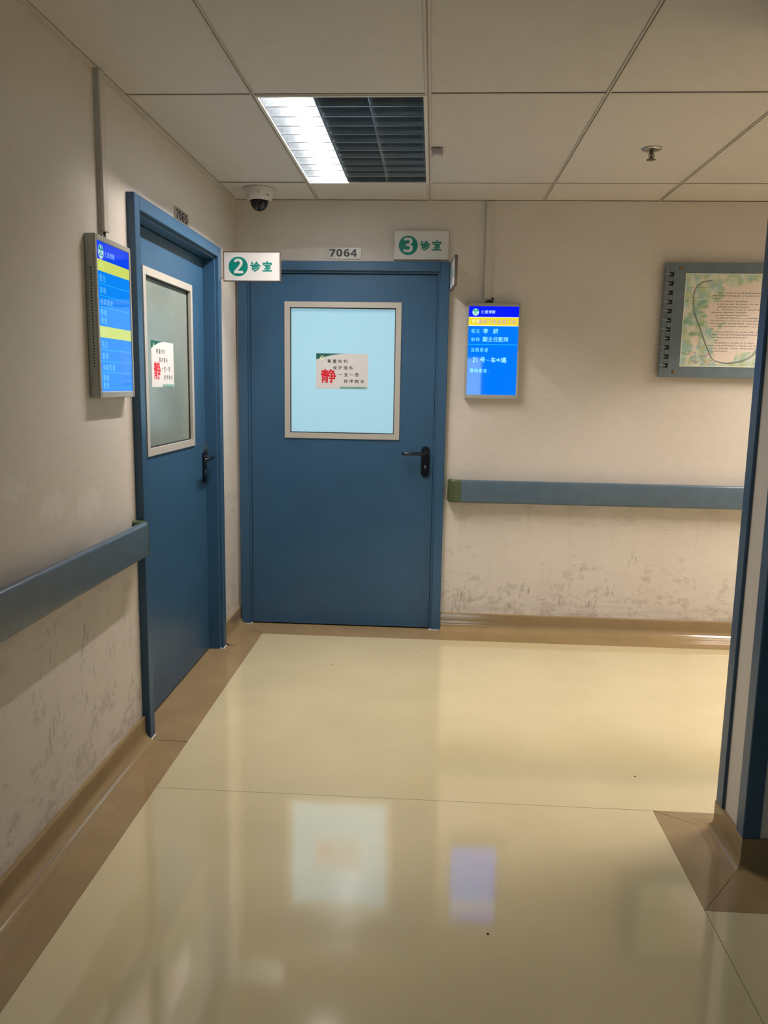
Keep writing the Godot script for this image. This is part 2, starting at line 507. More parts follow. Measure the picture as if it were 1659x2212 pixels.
func screen_image_two_rooms() -> Image:
	var blue := Color8(0, 138, 255)
	var im := canvas(SW, SH, blue)
	var pale := Color8(104, 196, 255)
	im.fill_rect(Rect2i(0, 0, SW, 112), Color8(0, 70, 248))
	emblem(im, 66, 64, 42, Color8(20, 150, 150), Color8(190, 226, 232))
	line_of(im, "仁爱博精", 128, 50, 34, 38, 40, 4.6, Color8(120, 172, 255))
	for blk in 2:
		var y: int = 112 if blk == 0 else 528
		im.fill_rect(Rect2i(0, y, SW, 72), Color8(214, 226, 104))
		line_of(im, "科室", 34, y + 14, 40, 44, 46, 4.0, Color8(226, 236, 150))
		line_of(im, "医生", 32, y + 92, 42, 44, 52, 4.2, pale)
		im.fill_rect(Rect2i(0, y + 148, SW, 4), Color8(40, 190, 255))
		line_of(im, "职称", 32, y + 168, 42, 44, 52, 4.2, pale)
		im.fill_rect(Rect2i(0, y + 222, SW, 4), Color8(40, 190, 255))
		line_of(im, "当前患者", 32, y + 240, 42, 44, 52, 4.2, pale)
		im.fill_rect(Rect2i(0, y + 294, SW, 4), Color8(40, 190, 255))
		line_of(im, "等候", 32, y + 308, 42, 44, 52, 4.2, pale)
		line_of(im, "患者", 32, y + 358, 42, 44, 52, 4.2, pale)
	return im

func poster_image() -> Image:
	var w := 760; var h := 620
	var im := canvas(w, h, Color8(240, 226, 216))
	var n := FastNoiseLite.new(); n.seed = 9; n.frequency = 0.006; n.fractal_octaves = 5
	var n2 := FastNoiseLite.new(); n2.seed = 23; n2.frequency = 0.012; n2.fractal_octaves = 4
	var teal := Color8(146, 196, 192); var leaf := Color8(172, 196, 150); var mint := Color8(212, 224, 206)
	for y in h:                                        # watercolour washes round the page
		for x in w:
			var u = float(x) / w; var v = float(y) / h
			var edge = maxf(maxf(0.30 - u, u - 0.80) / 0.30, maxf((0.18 - v) / 0.18, (v - 0.86) / 0.14))
			var k = n.get_noise_2d(x, y) + edge * 0.85
			if k > 0.12:
				var tone = mint.lerp(teal if n2.get_noise_2d(x, y) > -0.02 else leaf, clampf(0.35 + n2.get_noise_2d(x + 300, y) * 1.6 + (k - 0.12) * 0.5, 0.0, 1.0))
				im.set_pixel(x, y, im.get_pixel(x, y).lerp(tone, clampf((k - 0.12) * 6.0, 0.0, 0.8)))
	var bark := Color8(74, 84, 78)
	var loop := []
	for q in [[178, 45], [147, 51], [114, 58], [87, 78], [67, 108], [60, 155], [63, 202], [70, 243], [81, 274], [92, 302], [109, 336], [127, 377], [144, 418], [161, 460], [180, 496], [197, 532], [213, 561], [240, 581], [285, 592], [336, 595], [381, 588], [420, 579], [458, 563], [490, 540], [511, 512], [528, 473], [539, 424], [551, 362]]:   # the bent twig that rings the text
		loop.append(Vector2(q[0], q[1]))
	for off in [0.0, 6.0, -5.0]:
		var l2 = []
		for p in loop: l2.append(p + Vector2(off, off * 0.6))
		stroke(im, l2, 5.0 if off == 0.0 else 2.2, bark, 0.75 if off == 0.0 else 0.5)
	var r := RandomNumberGenerator.new(); r.seed = 31
	for k in 26:                                       # leaves and small blooms down the left side
		var p = Vector2(r.randf_range(10, 150), r.randf_range(150, 560))
		disc(im, p.x, p.y, r.randf_range(10, 30), r.randf_range(6, 16), Color8(104, 156, 92).lerp(teal, r.randf() * 0.7), 0.35)
		stroke(im, [p + Vector2(-24, 8), p, p + Vector2(26, -10)], 1.6, Color8(92, 128, 88), 0.6)
	for k in 40:
		disc(im, r.randf_range(20, 220), r.randf_range(520, 606), r.randf_range(4, 13), r.randf_range(4, 11), [Color8(160, 138, 178), Color8(206, 164, 120), Color8(142, 170, 108)][k % 3], 0.45)
	stroke(im, [Vector2(30, 96), Vector2(170, 92), Vector2(210, 74)], 2.0, Color8(120, 104, 92), 0.7)
	stroke(im, [Vector2(10, 158), Vector2(120, 158)], 2.0, Color8(120, 104, 92), 0.6)
	var rows = [[0.12, 1.0], [0.0, 1.0], [0.0, 0.2], [0.1, 0.7], [0.1, 0.92], [0.1, 0.75], [0.1, 1.0], [0.0, 0.7], [0.1, 0.75], [0.1, 1.0], [0.0, 1.0], [0.0, 1.0], [0.0, 1.0], [0.0, 0.06], [0.1, 1.0], [0.0, 1.0], [0.0, 0.75], [0.1, 0.2], [0.1, 1.0], [0.0, 1.0], [0.0, 1.0], [0.0, 0.4]]
	for k in rows.size():                              # lines of small print, too small to read
		var y = 124.0 + k * 18.4
		var x = 190.0 + rows[k][0] * 330.0
		while x < 190.0 + rows[k][1] * 330.0:
			if r.randf() > 0.07:
				for q in 3:
					stroke(im, [Vector2(x + r.randf() * 6, y + r.randf() * 7), Vector2(x + r.randf() * 6, y + r.randf() * 7)], 1.9, Color8(52, 48, 48), 0.9)
			x += 8.4
	for k in 4: im.fill_rect([Rect2i(0, 0, w, 5), Rect2i(0, h - 5, w, 5), Rect2i(0, 0, 5, h), Rect2i(w - 5, 0, 5, h)][k], Color8(232, 238, 226))
	return im

# painted plaster, four metres by the room's height: brush mottling, scuffs, smears and the grime that mops and trolleys leave
func plaster_image(seed_: int, marks: Array, patches: Array) -> Image:
	var w := 1600; var h := 960
	var base := Color8(207, 200, 190)
	var im := canvas(w, h, base)
	var dirt := Color8(108, 99, 87)
	var a := FastNoiseLite.new(); a.seed = seed_; a.frequency = 0.011; a.fractal_octaves = 5
	var b := FastNoiseLite.new(); b.seed = seed_ + 1; b.frequency = 0.045; b.fractal_octaves = 4
	var c := FastNoiseLite.new(); c.seed = seed_ + 2; c.frequency = 0.004; c.fractal_octaves = 3
	var e := FastNoiseLite.new(); e.seed = seed_ + 3; e.frequency = 0.16; e.fractal_octaves = 3
	for y in h:
		var m = (1.0 - float(y) / h) * H               # metres above the floor
		for x in w:
			var px = Color(base)
			var tone = 1.0 + 0.02 * c.get_noise_2d(x, y) + 0.016 * b.get_noise_2d(x * 0.6, y * 2.0)
			px = Color(px.r * tone, px.g * tone, px.b * tone)
			if m < 0.8:
				# broken smears: each has an outline of its own; more of them low on the wall
				var lim = -0.06 + 0.6 * smoothstep(0.1, 0.72, m)
				var k = a.get_noise_2d(x * 1.1, y * 1.5) * 0.7 + b.get_noise_2d(x * 1.0, y * 1.3) * 0.6 + e.get_noise_2d(x, y) * 0.32
				var s = smoothstep(lim, lim + 0.5, k) * 0.75
				s += smoothstep(0.1, 0.5, a.get_noise_2d(x * 2.2 + 900.0, y * 0.35)) * 0.12
				if m < 0.17:
					s += smoothstep(-0.1, 0.3, a.get_noise_2d(x * 0.9, y * 4.0) + e.get_noise_2d(x, y * 2.0) * 0.6 + (0.125 - m) * 3.0) * 0.4
				if m > 0.63:                                 # hand grime below the rail
					s += smoothstep(0.0, 0.5, a.get_noise_2d(x * 1.2, y * 3.0 + 400.0) + e.get_noise_2d(x, y) * 0.3) * 0.35
				px = px.lerp(dirt, clampf(s, 0.0, 1.0) * 0.29)
			im.set_pixel(x, y, px)
	var r := RandomNumberGenerator.new(); r.seed = seed_ * 7 + 3
	var sx = w / 4.0; var sy = h / H
	for k in 46:                                       # single scuffs
		var m = 0.12 + 0.55 * pow(r.randf(), 1.6)
		var p = Vector2(r.randf() * w, h - m * sy)
		var d = Vector2(r.randf_range(-5, 5), r.randf_range(4, 18))
		if r.randf() < 0.35: d = Vector2(d.y, d.x * 0.5)
		stroke(im, [p, p + d * 0.5 + Vector2(r.randf_range(-2, 2), 0), p + d], r.randf_range(1.0, 2.6), dirt, r.randf_range(0.08, 0.24))
	for q in marks:                                    # [along, height, how many short strokes, spread]
		for k in int(q[2]):
			var p = Vector2((q[0] + r.randf_range(-1, 1) * q[3]) * sx, h - (q[1] + r.randf_range(-1, 1) * q[3] * 1.2) * sy)
			stroke(im, [p, p + Vector2(r.randf_range(-3, 3), r.randf_range(6, 16))], r.randf_range(1.6, 4.2), dirt, 0.22)
	for q in patches:                                  # touched-up paint: [along, height, half width, half height]
		for y in range(int(h - (q[1] + q[3]) * sy), int(h - (q[1] - q[3]) * sy)):
			for x in range(int((q[0] - q[2]) * sx), int((q[0] + q[2]) * sx)):
				var d = Vector2((x - q[0] * sx) / (q[2] * sx), (y - (h - q[1] * sy)) / (q[3] * sy)).length() + 0.5 * b.get_noise_2d(x, y)
				dab(im, x, y, Color8(216, 211, 203), smoothstep(0.9, 0.6, d) * 0.75)
	return im

# ---------------------------------------------------------------- things
func make_light(at: Vector3, lit: Array, label: String, power: float, tint: Color):
	# recessed 600 x 1200 troffer: white tray, three specular troughs, ten cross blades in each; "lit" tells which tubes burn
	var o := thing("ceiling_light", label, "ceiling light", at)
	var W := 0.6; var L := 1.2; var hi := 0.13
	var st = st_new()
	box(st, Vector3(0.006, hi - 0.004, 0.006), Vector3(W - 0.006, hi, L - 0.006))
	box(st, Vector3(0.006, 0.0, 0.006), Vector3(0.010, hi, L - 0.006)); box(st, Vector3(W - 0.010, 0.0, 0.006), Vector3(W - 0.006, hi, L - 0.006))
	box(st, Vector3(0.006, 0.0, 0.006), Vector3(W - 0.006, hi, 0.010)); box(st, Vector3(0.006, 0.0, L - 0.010), Vector3(W - 0.006, hi, L - 0.006))
	part("housing", st, M.white_metal, o)
	st = st_new()
	var e := 0.016
	box(st, Vector3(0.004, -0.004, 0.004), Vector3(e, 0.004, L - 0.004), 0.001); box(st, Vector3(W - e, -0.004, 0.004), Vector3(W - 0.004, 0.004, L - 0.004), 0.001)
	box(st, Vector3(e, -0.004, 0.004), Vector3(W - e, 0.004, e), 0.001); box(st, Vector3(e, -0.004, L - e), Vector3(W - e, 0.004, L - 0.004), 0.001)
	part("outer_frame", st, M.white_metal, o)
	var tw := (W - 2.0 * e) / 3.0
	for k in 3:
		var x0 := e + k * tw
		var x1 := x0 + tw
		st = st_new()
		var sec := []
		for i in 13:                                    # a parabola from the mouth up to the lamp slot
			var t = i / 12.0
			var away = lerpf(tw * 0.5, 0.014, t)
			sec.append(Vector2(tw * 0.5 - away, maxf(0.001, 0.0922 - away * away / 0.0958)))
		for i in 12:
			for s in 2:
				var a = sec[i]; var b = sec[i + 1]
				var xa = x0 + a.x if s == 0 else x1 - a.x
				var xb = x0 + b.x if s == 0 else x1 - b.x
				var n = Vector3(b.y - a.y, -(b.x - a.x), 0).normalized()
				if s == 1: n.x = -n.x
				quad(st, Vector3(xa, a.y, e), Vector3(xa, a.y, L - e), Vector3(xb, b.y, L - e), Vector3(xb, b.y, e), n)
		box(st, Vector3(x0 + tw * 0.5 - 0.016, 0.090, e), Vector3(x0 + tw * 0.5 + 0.016, 0.0915, L - e))
		box(st, Vector3(x0, 0.002, e), Vector3(x1, 0.092, e + 0.001)); box(st, Vector3(x0, 0.002, L - e - 0.001), Vector3(x1, 0.092, L - e))
		var trough = part("trough", st, M.louvre, o)
		for i in 10:
			st = st_new()
			var z := e + (L - 2.0 * e) * (i + 1) / 11.0
			var pl = PackedVector2Array([Vector2(-0.0042, 0.001), Vector2(0.0042, 0.001), Vector2(0.0042, 0.0035), Vector2(0.002, 0.0045), Vector2(0.006, 0.056), Vector2(-0.006, 0.056), Vector2(-0.002, 0.0045), Vector2(-0.0042, 0.0035)])
			prism(st, pl, x0 + 0.003, x1 - 0.003, func(u, v, w): return Vector3(w, v, z + u))
			part("blade", st, M.louvre, trough)
		st = st_new()
		box(st, Vector3(x0 - 0.0012, 0.0, e), Vector3(x0 + 0.0012, 0.012, L - e))
		if k > 0: part("divider", st, M.louvre, o)
		var cx := x0 + tw * 0.5
		st = st_new()
		tube(st, [Vector3(cx, 0.0755, 0.022), Vector3(cx, 0.0755, L - 0.022)], 0.013, 14)
		part("tube", st, M.tube_lit if lit[k] else M.tube_dead, o, "glowing fluorescent tube" if lit[k] else "unlit fluorescent tube")
		if lit[k]:
			var a := AreaLight3D.new()
			a.name = "tube_light"
			a.area_size = Vector2(0.026, L - 0.05)
			a.area_normalize_energy = true
			a.light_color = tint
			a.light_energy = power
			a.shadow_enabled = true
			a.area_range = 12.0
			a.rotation_degrees = Vector3(-90, 0, 0)
			a.position = Vector3(cx, 0.061, L * 0.5)
			o.add_child(a, true)

func add_area(parent: Node3D, at: Vector3, size: Vector2, c: Color, e: float):
	var a := AreaLight3D.new()
	a.name = "glow_light"
	a.area_size = size
	a.area_normalize_energy = true
	a.light_color = c
	a.light_energy = e
	a.area_range = 10.0
	a.shadow_enabled = true
	a.rotation_degrees = Vector3(0, 180, 0)
	a.position = at
	parent.add_child(a, true)

# local frame of a wall: x along it to the right as one faces it, y up, z out of it
func make_door(called: String, label: String, at: Vector3, turn: float, W: float, leaf_z: float, step_z: float, pane_mat, hinges: Array) -> Node3D:
	var o := thing(called, label, "door", at, turn, "", "structure")
	var top := 2.04
	var F := 0.05                                      # casing
	var S := 0.012                                     # stepped lip
	var st = st_new()
	var face := 0.03
	for q in [[0.0, F, 0.0, top], [W - F, W, 0.0, top], [F, W - F, top - F, top]]:
		box(st, Vector3(q[0], q[2] + (0.001 if q[2] == 0.0 else 0.0), leaf_z - 0.045), Vector3(q[1], q[3], face), 0.0022)
	part("casing", st, M.blue, o)
	st = st_new()
	for q in [[F, F + S, 0.0, top - F], [W - F - S, W - F, 0.0, top - F], [F + S, W - F - S, top - F - S, top - F]]:
		box(st, Vector3(q[0] - 0.001, q[2] + (0.001 if q[2] == 0.0 else 0.0), leaf_z - 0.045), Vector3(q[1] + 0.001, q[3] + 0.001, step_z), 0.0015)
	part("door_stop", st, M.blue, o)
	# leaf with an opening for the glass
	var x0 := F + S + 0.003; var x1 := W - F - S - 0.003
	var y0 := 0.008; var y1 := top - F - S - 0.004
	var gx0 := 0.262; var gx1 := 0.888; var gy0 := 1.098; var gy1 := 1.816
	st = st_new()
	var lz := leaf_z - 0.042
	var lo = [Vector2(x0, y0), Vector2(x1, y0), Vector2(x1, y1), Vector2(x0, y1)]
	var li = [Vector2(gx0, gy0), Vector2(gx1, gy0), Vector2(gx1, gy1), Vector2(gx0, gy1)]
	for k in 4:
		var j = (k + 1) % 4
		prism(st, PackedVector2Array([lo[k], lo[j], li[j], li[k]]), lz, leaf_z, xyz_of)
	part("leaf", st, M.blue, o)
	# aluminium glazing bead with mitred corners
	var wf = thing_part("window_frame", o)
	var b0 := 0.03
	var ox0 := gx0 - 0.008; var ox1 := gx1 + 0.008; var oy0 := gy0 - 0.014; var oy1 := gy1 + 0.012
	var out = [Vector2(ox0, oy0), Vector2(ox1, oy0), Vector2(ox1, oy1), Vector2(ox0, oy1)]
	var inn = [Vector2(ox0 + b0, oy0 + b0), Vector2(ox1 - b0, oy0 + b0), Vector2(ox1 - b0, oy1 - b0), Vector2(ox0 + b0, oy1 - b0)]
	st = st_new()
	for k in 4:
		var j = (k + 1) % 4
		prism(st, PackedVector2Array([out[k], out[j], inn[j], inn[k]]), leaf_z - 0.03, leaf_z + 0.006, xyz_of)
	wf.mesh = st.commit(); wf.set_surface_override_material(0, M.alu)
	st = st_new()
	for k in 4:                                        # black gasket inside the bead
		var j = (k + 1) % 4
		var g0 = inn[k] + (Vector2(gx0 + gx1, gy0 + gy1) * 0.5 - inn[k]).sign() * 0.005
		var g1 = inn[j] + (Vector2(gx0 + gx1, gy0 + gy1) * 0.5 - inn[j]).sign() * 0.005
		prism(st, PackedVector2Array([inn[k], inn[j], g1, g0]), leaf_z - 0.03, leaf_z - 0.007, xyz_of)
	part("gasket", st, M.black, wf)
	st = st_new()
	box(st, Vector3(inn[0].x, inn[0].y, leaf_z - 0.018), Vector3(inn[2].x, inn[2].y, leaf_z - 0.012))
	var pane = part("pane", st, pane_mat, o, "frosted glass pane")
	# lever handle on a long rounded plate
	var hx := W - 0.107
	st = st_new()
	prism(st, rounded(0.046, 0.17, 0.0228, 8, hx, 0.967), leaf_z, leaf_z + 0.010, xyz_of)
	var hp = part("handle", st, M.black_gloss, o, "black lever handle on long plate")
	st = st_new()
	var pts = [Vector3(hx, 1.013, leaf_z + 0.008), Vector3(hx, 1.013, leaf_z + 0.036)]
	for k in 6:
		var a = PI / 2 * (k + 1) / 6.0
		pts.append(Vector3(hx - 0.016 * (1.0 - cos(a)), 1.013, leaf_z + 0.036 + 0.016 * sin(a)))
	pts.append(Vector3(hx - 0.112, 1.012, leaf_z + 0.052))
	for k in 4:
		var a = PI / 2 * (k + 1) / 4.0
		pts.append(Vector3(hx - 0.112 - 0.010 * sin(a), 1.012, leaf_z + 0.052 - 0.010 * (1.0 - cos(a))))
	tube(st, pts, 0.0098, 12)
	part("lever", st, M.black_gloss, hp)
	st = st_new()
	tube(st, [Vector3(hx, 0.942, leaf_z + 0.009), Vector3(hx, 0.942, leaf_z + 0.0125)], 0.0045, 12)
	box(st, Vector3(hx - 0.0022, 0.926, leaf_z + 0.009), Vector3(hx + 0.0022, 0.940, leaf_z + 0.0122))
	part("lock_cylinder", st, M.steel, hp)
	st = st_new()
	box(st, Vector3(W - F - S - 0.0014, 1.00, leaf_z + 0.001), Vector3(W - F - S - 0.0002, 1.085, leaf_z + 0.012))
	part("strike_plate", st, M.steel, o)
	for hy in hinges:                      # hinge knuckles at the left jamb
		st = st_new()
		tube(st, [Vector3(F + S - 0.001, hy, step_z + 0.003), Vector3(F + S - 0.001, hy + 0.1, step_z + 0.003)], 0.0055, 10)
		part("hinge", st, M.steel, o)
	st = st_new()
	for q in [[0.0, F + S], [W - F - S, W]]:           # bead of white sealant round the foot of each jamb
		box(st, Vector3(q[0] - 0.002, 0.0005, step_z - 0.004), Vector3(q[1] + 0.002, 0.0042, step_z + 0.003), 0.001)
		box(st, Vector3(q[0] - 0.002, 0.0005, face - 0.002), Vector3(q[1] - (S if q[0] == 0.0 else 0.0), 0.0042, face + 0.003), 0.001)
	part("sealant", st, M.sealant, o)
	return o

func thing_part(called: String, parent: Node3D) -> MeshInstance3D:
	var o := MeshInstance3D.new()
	o.name = called
	parent.add_child(o, true)
	return o

func make_notice(label: String, at: Vector3, turn: float, w: float, h: float, tilt := 0.0):
	var st = st_new()
	box(st, Vector3(-w / 2, -h / 2, 0), Vector3(w / 2, h / 2, 0.0006), 0.0, func(p): return Vector2(p.x / w + 0.5, 0.5 - p.y / h))
	var o = solid("notice_sheet", st, M.paper, label, "notice", "", "notices taped to the door glass")
	o.position = at
	o.rotation = Vector3(0, turn, tilt)

func make_plate(text: String, label: String, at: Vector3, turn: float):
	var o := thing("number_plate", label, "number plate", at, turn, "door number plates")
	var st = st_new()
	box(st, Vector3(-0.098, 0, 0), Vector3(0.098, 0.06, 0.003), 0.0008)
	part("plate", st, M.brushed, o)
	for k in 4:
		letter(text[k], 0.0375, M.ink, o, Vector3(-0.059 + k * 0.0387, 0.0305, 0.0032), 1.22, "digit", 0.25)

func sign_face(o: Node3D, w: float, h: float, z: float, numeral: String, back := false):
	var st = st_new()
	quad(st, Vector3(-w / 2, -h / 2, z), Vector3(w / 2, -h / 2, z), Vector3(w / 2, h / 2, z), Vector3(-w / 2, h / 2, z), Vector3(0, 0, 1))
	var f = part("sign_face", st, M.sign_print, o)
	letter(numeral, 0.071 * h / 0.14, M.sign_white, f, Vector3(-w / 2 + w * 0.2533, -h * 0.005, z + 0.0008), 1.0, "numeral")

func make_flag_sign(numeral: String, label: String, at: Vector3, turn: float):
	# board standing out from a wall; its origin is the middle of the board, the wall side at local -x
	var o := thing("room_sign", label, "sign", at, turn, "consulting room signs")
	var w := 0.292; var h := 0.146
	var st = st_new()
	box(st, Vector3(-w / 2 + 0.003, -h / 2 + 0.003, -0.005), Vector3(w / 2 - 0.003, h / 2 - 0.003, 0.005))
	part("board", st, M.sign_white, o)
	st = st_new()
	for q in [[-w / 2, w / 2, h / 2 - 0.005, h / 2], [-w / 2, w / 2, -h / 2, -h / 2 + 0.005], [-w / 2, -w / 2 + 0.005, -h / 2 + 0.005, h / 2 - 0.005], [w / 2 - 0.005, w / 2, -h / 2 + 0.005, h / 2 - 0.005]]:
		box(st, Vector3(q[0], q[2], -0.0075), Vector3(q[1], q[3], 0.0075), 0.001)
	part("sign_frame", st, M.bronze, o)
	sign_face(o, w - 0.01, h - 0.01, 0.0056, numeral)
	var back := Node3D.new()
	st = st_new()
	quad(st, Vector3(w / 2 - 0.005, -h / 2 + 0.005, -0.0056), Vector3(-w / 2 + 0.005, -h / 2 + 0.005, -0.0056), Vector3(-w / 2 + 0.005, h / 2 - 0.005, -0.0056), Vector3(w / 2 - 0.005, h / 2 - 0.005, -0.0056), Vector3(0, 0, -1))
	var bf = part("sign_face", st, M.sign_print, o)
	var num = letter(numeral, 0.071, M.sign_white, bf, Vector3((w - 0.01) * 0.2467, -h * 0.005, -0.0064), 1.0, "numeral")
	num.rotation.y = PI
	back.free()
	st = st_new()
	box(st, Vector3(-w / 2 - 0.013, -h / 2 + 0.018, -0.010), Vector3(-w / 2, h / 2 - 0.018, 0.010), 0.001)
	box(st, Vector3(-w / 2 - 0.017, -h / 2 + 0.012, -0.018), Vector3(-w / 2 - 0.013, h / 2 - 0.012, 0.018), 0.001)
	part("wall_bracket", st, M.alu, o)

func make_display(label: String, at: Vector3, turn: float, depth: float, image: Image, k: float):
	# origin: middle of its bottom edge on the wall
	var o := thing("queue_screen", label, "screen", at, turn, "queue screens beside the doors")
	var w := 0.292; var h := 0.508
	var st = st_new()
	box(st, Vector3(-w / 2, 0, 0.0), Vector3(w / 2, h, depth - 0.004), 0.003)
	part("case", st, M.display_case, o)
	st = st_new()
	var bl := 0.0125; var bt := 0.018; var bb := 0.021
	for q in [[-w / 2, -w / 2 + bl, 0.0, h], [w / 2 - bl, w / 2, 0.0, h], [-w / 2 + bl, w / 2 - bl, h - bt, h], [-w / 2 + bl, w / 2 - bl, 0.0, bb]]:
		box(st, Vector3(q[0], q[2], depth - 0.006), Vector3(q[1], q[3], depth), 0.0018)
	part("bezel", st, M.display_case, o)
	st = st_new()
	quad(st, Vector3(-w / 2 + bl, bb, depth - 0.0022), Vector3(w / 2 - bl, bb, depth - 0.0022), Vector3(w / 2 - bl, h - bt, depth - 0.0022), Vector3(-w / 2 + bl, h - bt, depth - 0.0022), Vector3(0, 0, 1))
	part("screen", st, screen_mat(image, k), o, "lit blue screen with white text")
	add_area(o, Vector3(0, h / 2, depth + 0.001), Vector2(w - 0.03, h - 0.05), Color8(60, 140, 255), 0.012)
	for s in [-1.0, 1.0]:                              # a column of round vents on each side
		st = st_new()
		for i in 34:
			var y = 0.10 + i * 0.0092
			tube(st, [Vector3(s * (w / 2 - 0.002), y, depth * 0.52), Vector3(s * (w / 2 + 0.0003), y, depth * 0.52)], 0.0026, 8)
		var v = part("vent_holes", st, M.black, o)
		v.set_meta("kind", "stuff")
		st = st_new()
		tube(st, [Vector3(s * (w / 2 - 0.002), 0.02, depth * 0.6), Vector3(s * (w / 2 + 0.0006), 0.02, depth * 0.6)], 0.0045, 10)
		part("screw", st, M.steel, o)
	st = st_new()
	var pts = []
	for i in 13:                                       # power lead looping from the case into the duct
		var t = i / 12.0
		pts.append(Vector3(-0.05 + 0.045 * t, h - 0.004 + 0.016 * sin(t * PI), 0.014 - 0.004 * t))
	tube(st, pts, 0.0042, 8)
	tube(st, [Vector3(-0.012, h - 0.004, 0.012), Vector3(-0.010, h + 0.014, 0.011), Vector3(-0.006, h + 0.030, 0.010)], 0.0045, 8)
	part("cable", st, M.black, o)

func make_rail(label: String, at: Vector3, turn: float, length: float, cap_len: float, cap_first: bool, group: String):
	# local x along the wall, z out of it; the capped end is at x = 0 (cap_first) or at x = length
	var o := thing("handrail", label, "handrail", at, turn, group)
	var y0 := 0.747; var y1 := 0.875
	var th := 0.03; var d := 0.05                      # thickness of the rail, distance of its middle from the wall
	var sec := []
	for p in rounded(th, y1 - y0, 0.0125, 5, 0.0, (y0 + y1) / 2): sec.append(p)
	var x_cap := cap_len
	var R := 0.03
	var path := [Vector2(th * 0.5, 0.0), Vector2(th * 0.5, d - R)]
	for k in 6:
		var a = PI / 2 * (k + 1) / 6.0
		path.append(Vector2(th * 0.5 + R * (1.0 - cos(a)), d - R + R * sin(a)))
	path.append(Vector2(maxf(x_cap, th * 0.5 + R + 0.004), d))
	var rail := [Vector2(path[-1].x + 0.0006, d), Vector2(length, d)]
	if not cap_first:
		for k in path.size(): path[k] = Vector2(length - path[k].x, path[k].y)
		for k in rail.size(): rail[k] = Vector2(length - rail[k].x, rail[k].y)
	var st = st_new()
	sweep(st, sec, rail, true)
	part("rail_cover", st, M.rail, o)
	st = st_new()
	sweep(st, sec, path, true)
	part("end_cap", st, M.olive, o, "olive green end cap")
	var x := 0.35
	while x < length - 0.1:                            # stand-off brackets behind the cover
		var bx := x if cap_first else length - x
		st = st_new()
		box(st, Vector3(bx - 0.03, y0 + 0.03, 0.0), Vector3(bx + 0.03, y1 - 0.03, d - th * 0.5 + 0.001), 0.002)
		part("bracket", st, M.alu, o)
		x += 0.8

func make_picture():
	var x0 := 2.296; var x1 := 3.09; var y0 := 1.453; var y1 := 2.046; var z0 := 0.018; var z1 := 0.036
	var o := thing("notice_board", "slate blue board bound like a spiral notebook with a leafy poster", "notice board", Vector3(x0, y0, 0))
	var W := x1 - x0; var Hh := y1 - y0
	var st = st_new()
	# the board with eleven square punched holes: bands between them, so that each hole is a real opening
	var hx0 := 0.024; var hx1 := 0.046
	box(st, Vector3(0, 0, z0), Vector3(hx0, Hh, z1), 0.0015); box(st, Vector3(hx1, 0, z0), Vector3(W, Hh, z1), 0.0015)
	var ys := []
	for k in 11: ys.append(0.532 - k * 0.0471)
	var prev := Hh
	for y in ys:
		box(st, Vector3(hx0, y + 0.011, z0), Vector3(hx1, prev, z1)); prev = y - 0.011
	box(st, Vector3(hx0, 0, z0), Vector3(hx1, prev, z1))
	part("board", st, M.slate, o)
	st = st_new()
	box(st, Vector3(hx0, 0.02, z0 - 0.002), Vector3(hx1, Hh - 0.02, z0))
	part("hole_backing", st, M.dark_grey, o)
	st = st_new()
	var px0 := 0.107; var px1 := 0.69; var py0 := 0.057; var py1 := 0.538
	box(st, Vector3(px0, py0, z1), Vector3(px1, py1, z1 + 0.002), 0.0, func(p): return Vector2((p.x - px0) / (px1 - px0), 1.0 - (p.y - py0) / (py1 - py0)))
	part("poster", st, M.poster, o, "watercolour poster of leaves round a page of small text")
	for y in ys:                                       # wire rings through the holes and round the edge
		st = st_new()
		var pts = []
		for i in 15:
			var a = lerpf(-0.15, PI * 1.12, i / 14.0)
			pts.append(Vector3(0.016 + cos(a) * 0.024, y - 0.004 + 0.010 * (i / 14.0), z1 - 0.006 + sin(a) * 0.017))
		tube(st, pts, 0.0021, 8)
		part("ring", st, M.steel, o)
	for q in [[0.079, Hh - 0.030], [0.079, 0.030], [W - 0.079, Hh - 0.030], [W - 0.079, 0.030]]:
		st = st_new()
		lathe(st, [Vector2(0.0, 0.004), Vector2(0.006, 0.0036), Vector2(0.0098, 0.0015), Vector2(0.0105, 0.0)], Vector3.ZERO, 18)
		var s = part("screw_cap", st, M.brass, o, "round brass screw cap")
		s.position = Vector3(q[0], q[1], z1)
		s.rotation.x = PI / 2
		st = st_new()
		tube(st, [Vector3(q[0], q[1], 0.0), Vector3(q[0], q[1], z0)], 0.008, 12)
		part("standoff", st, M.steel, o)

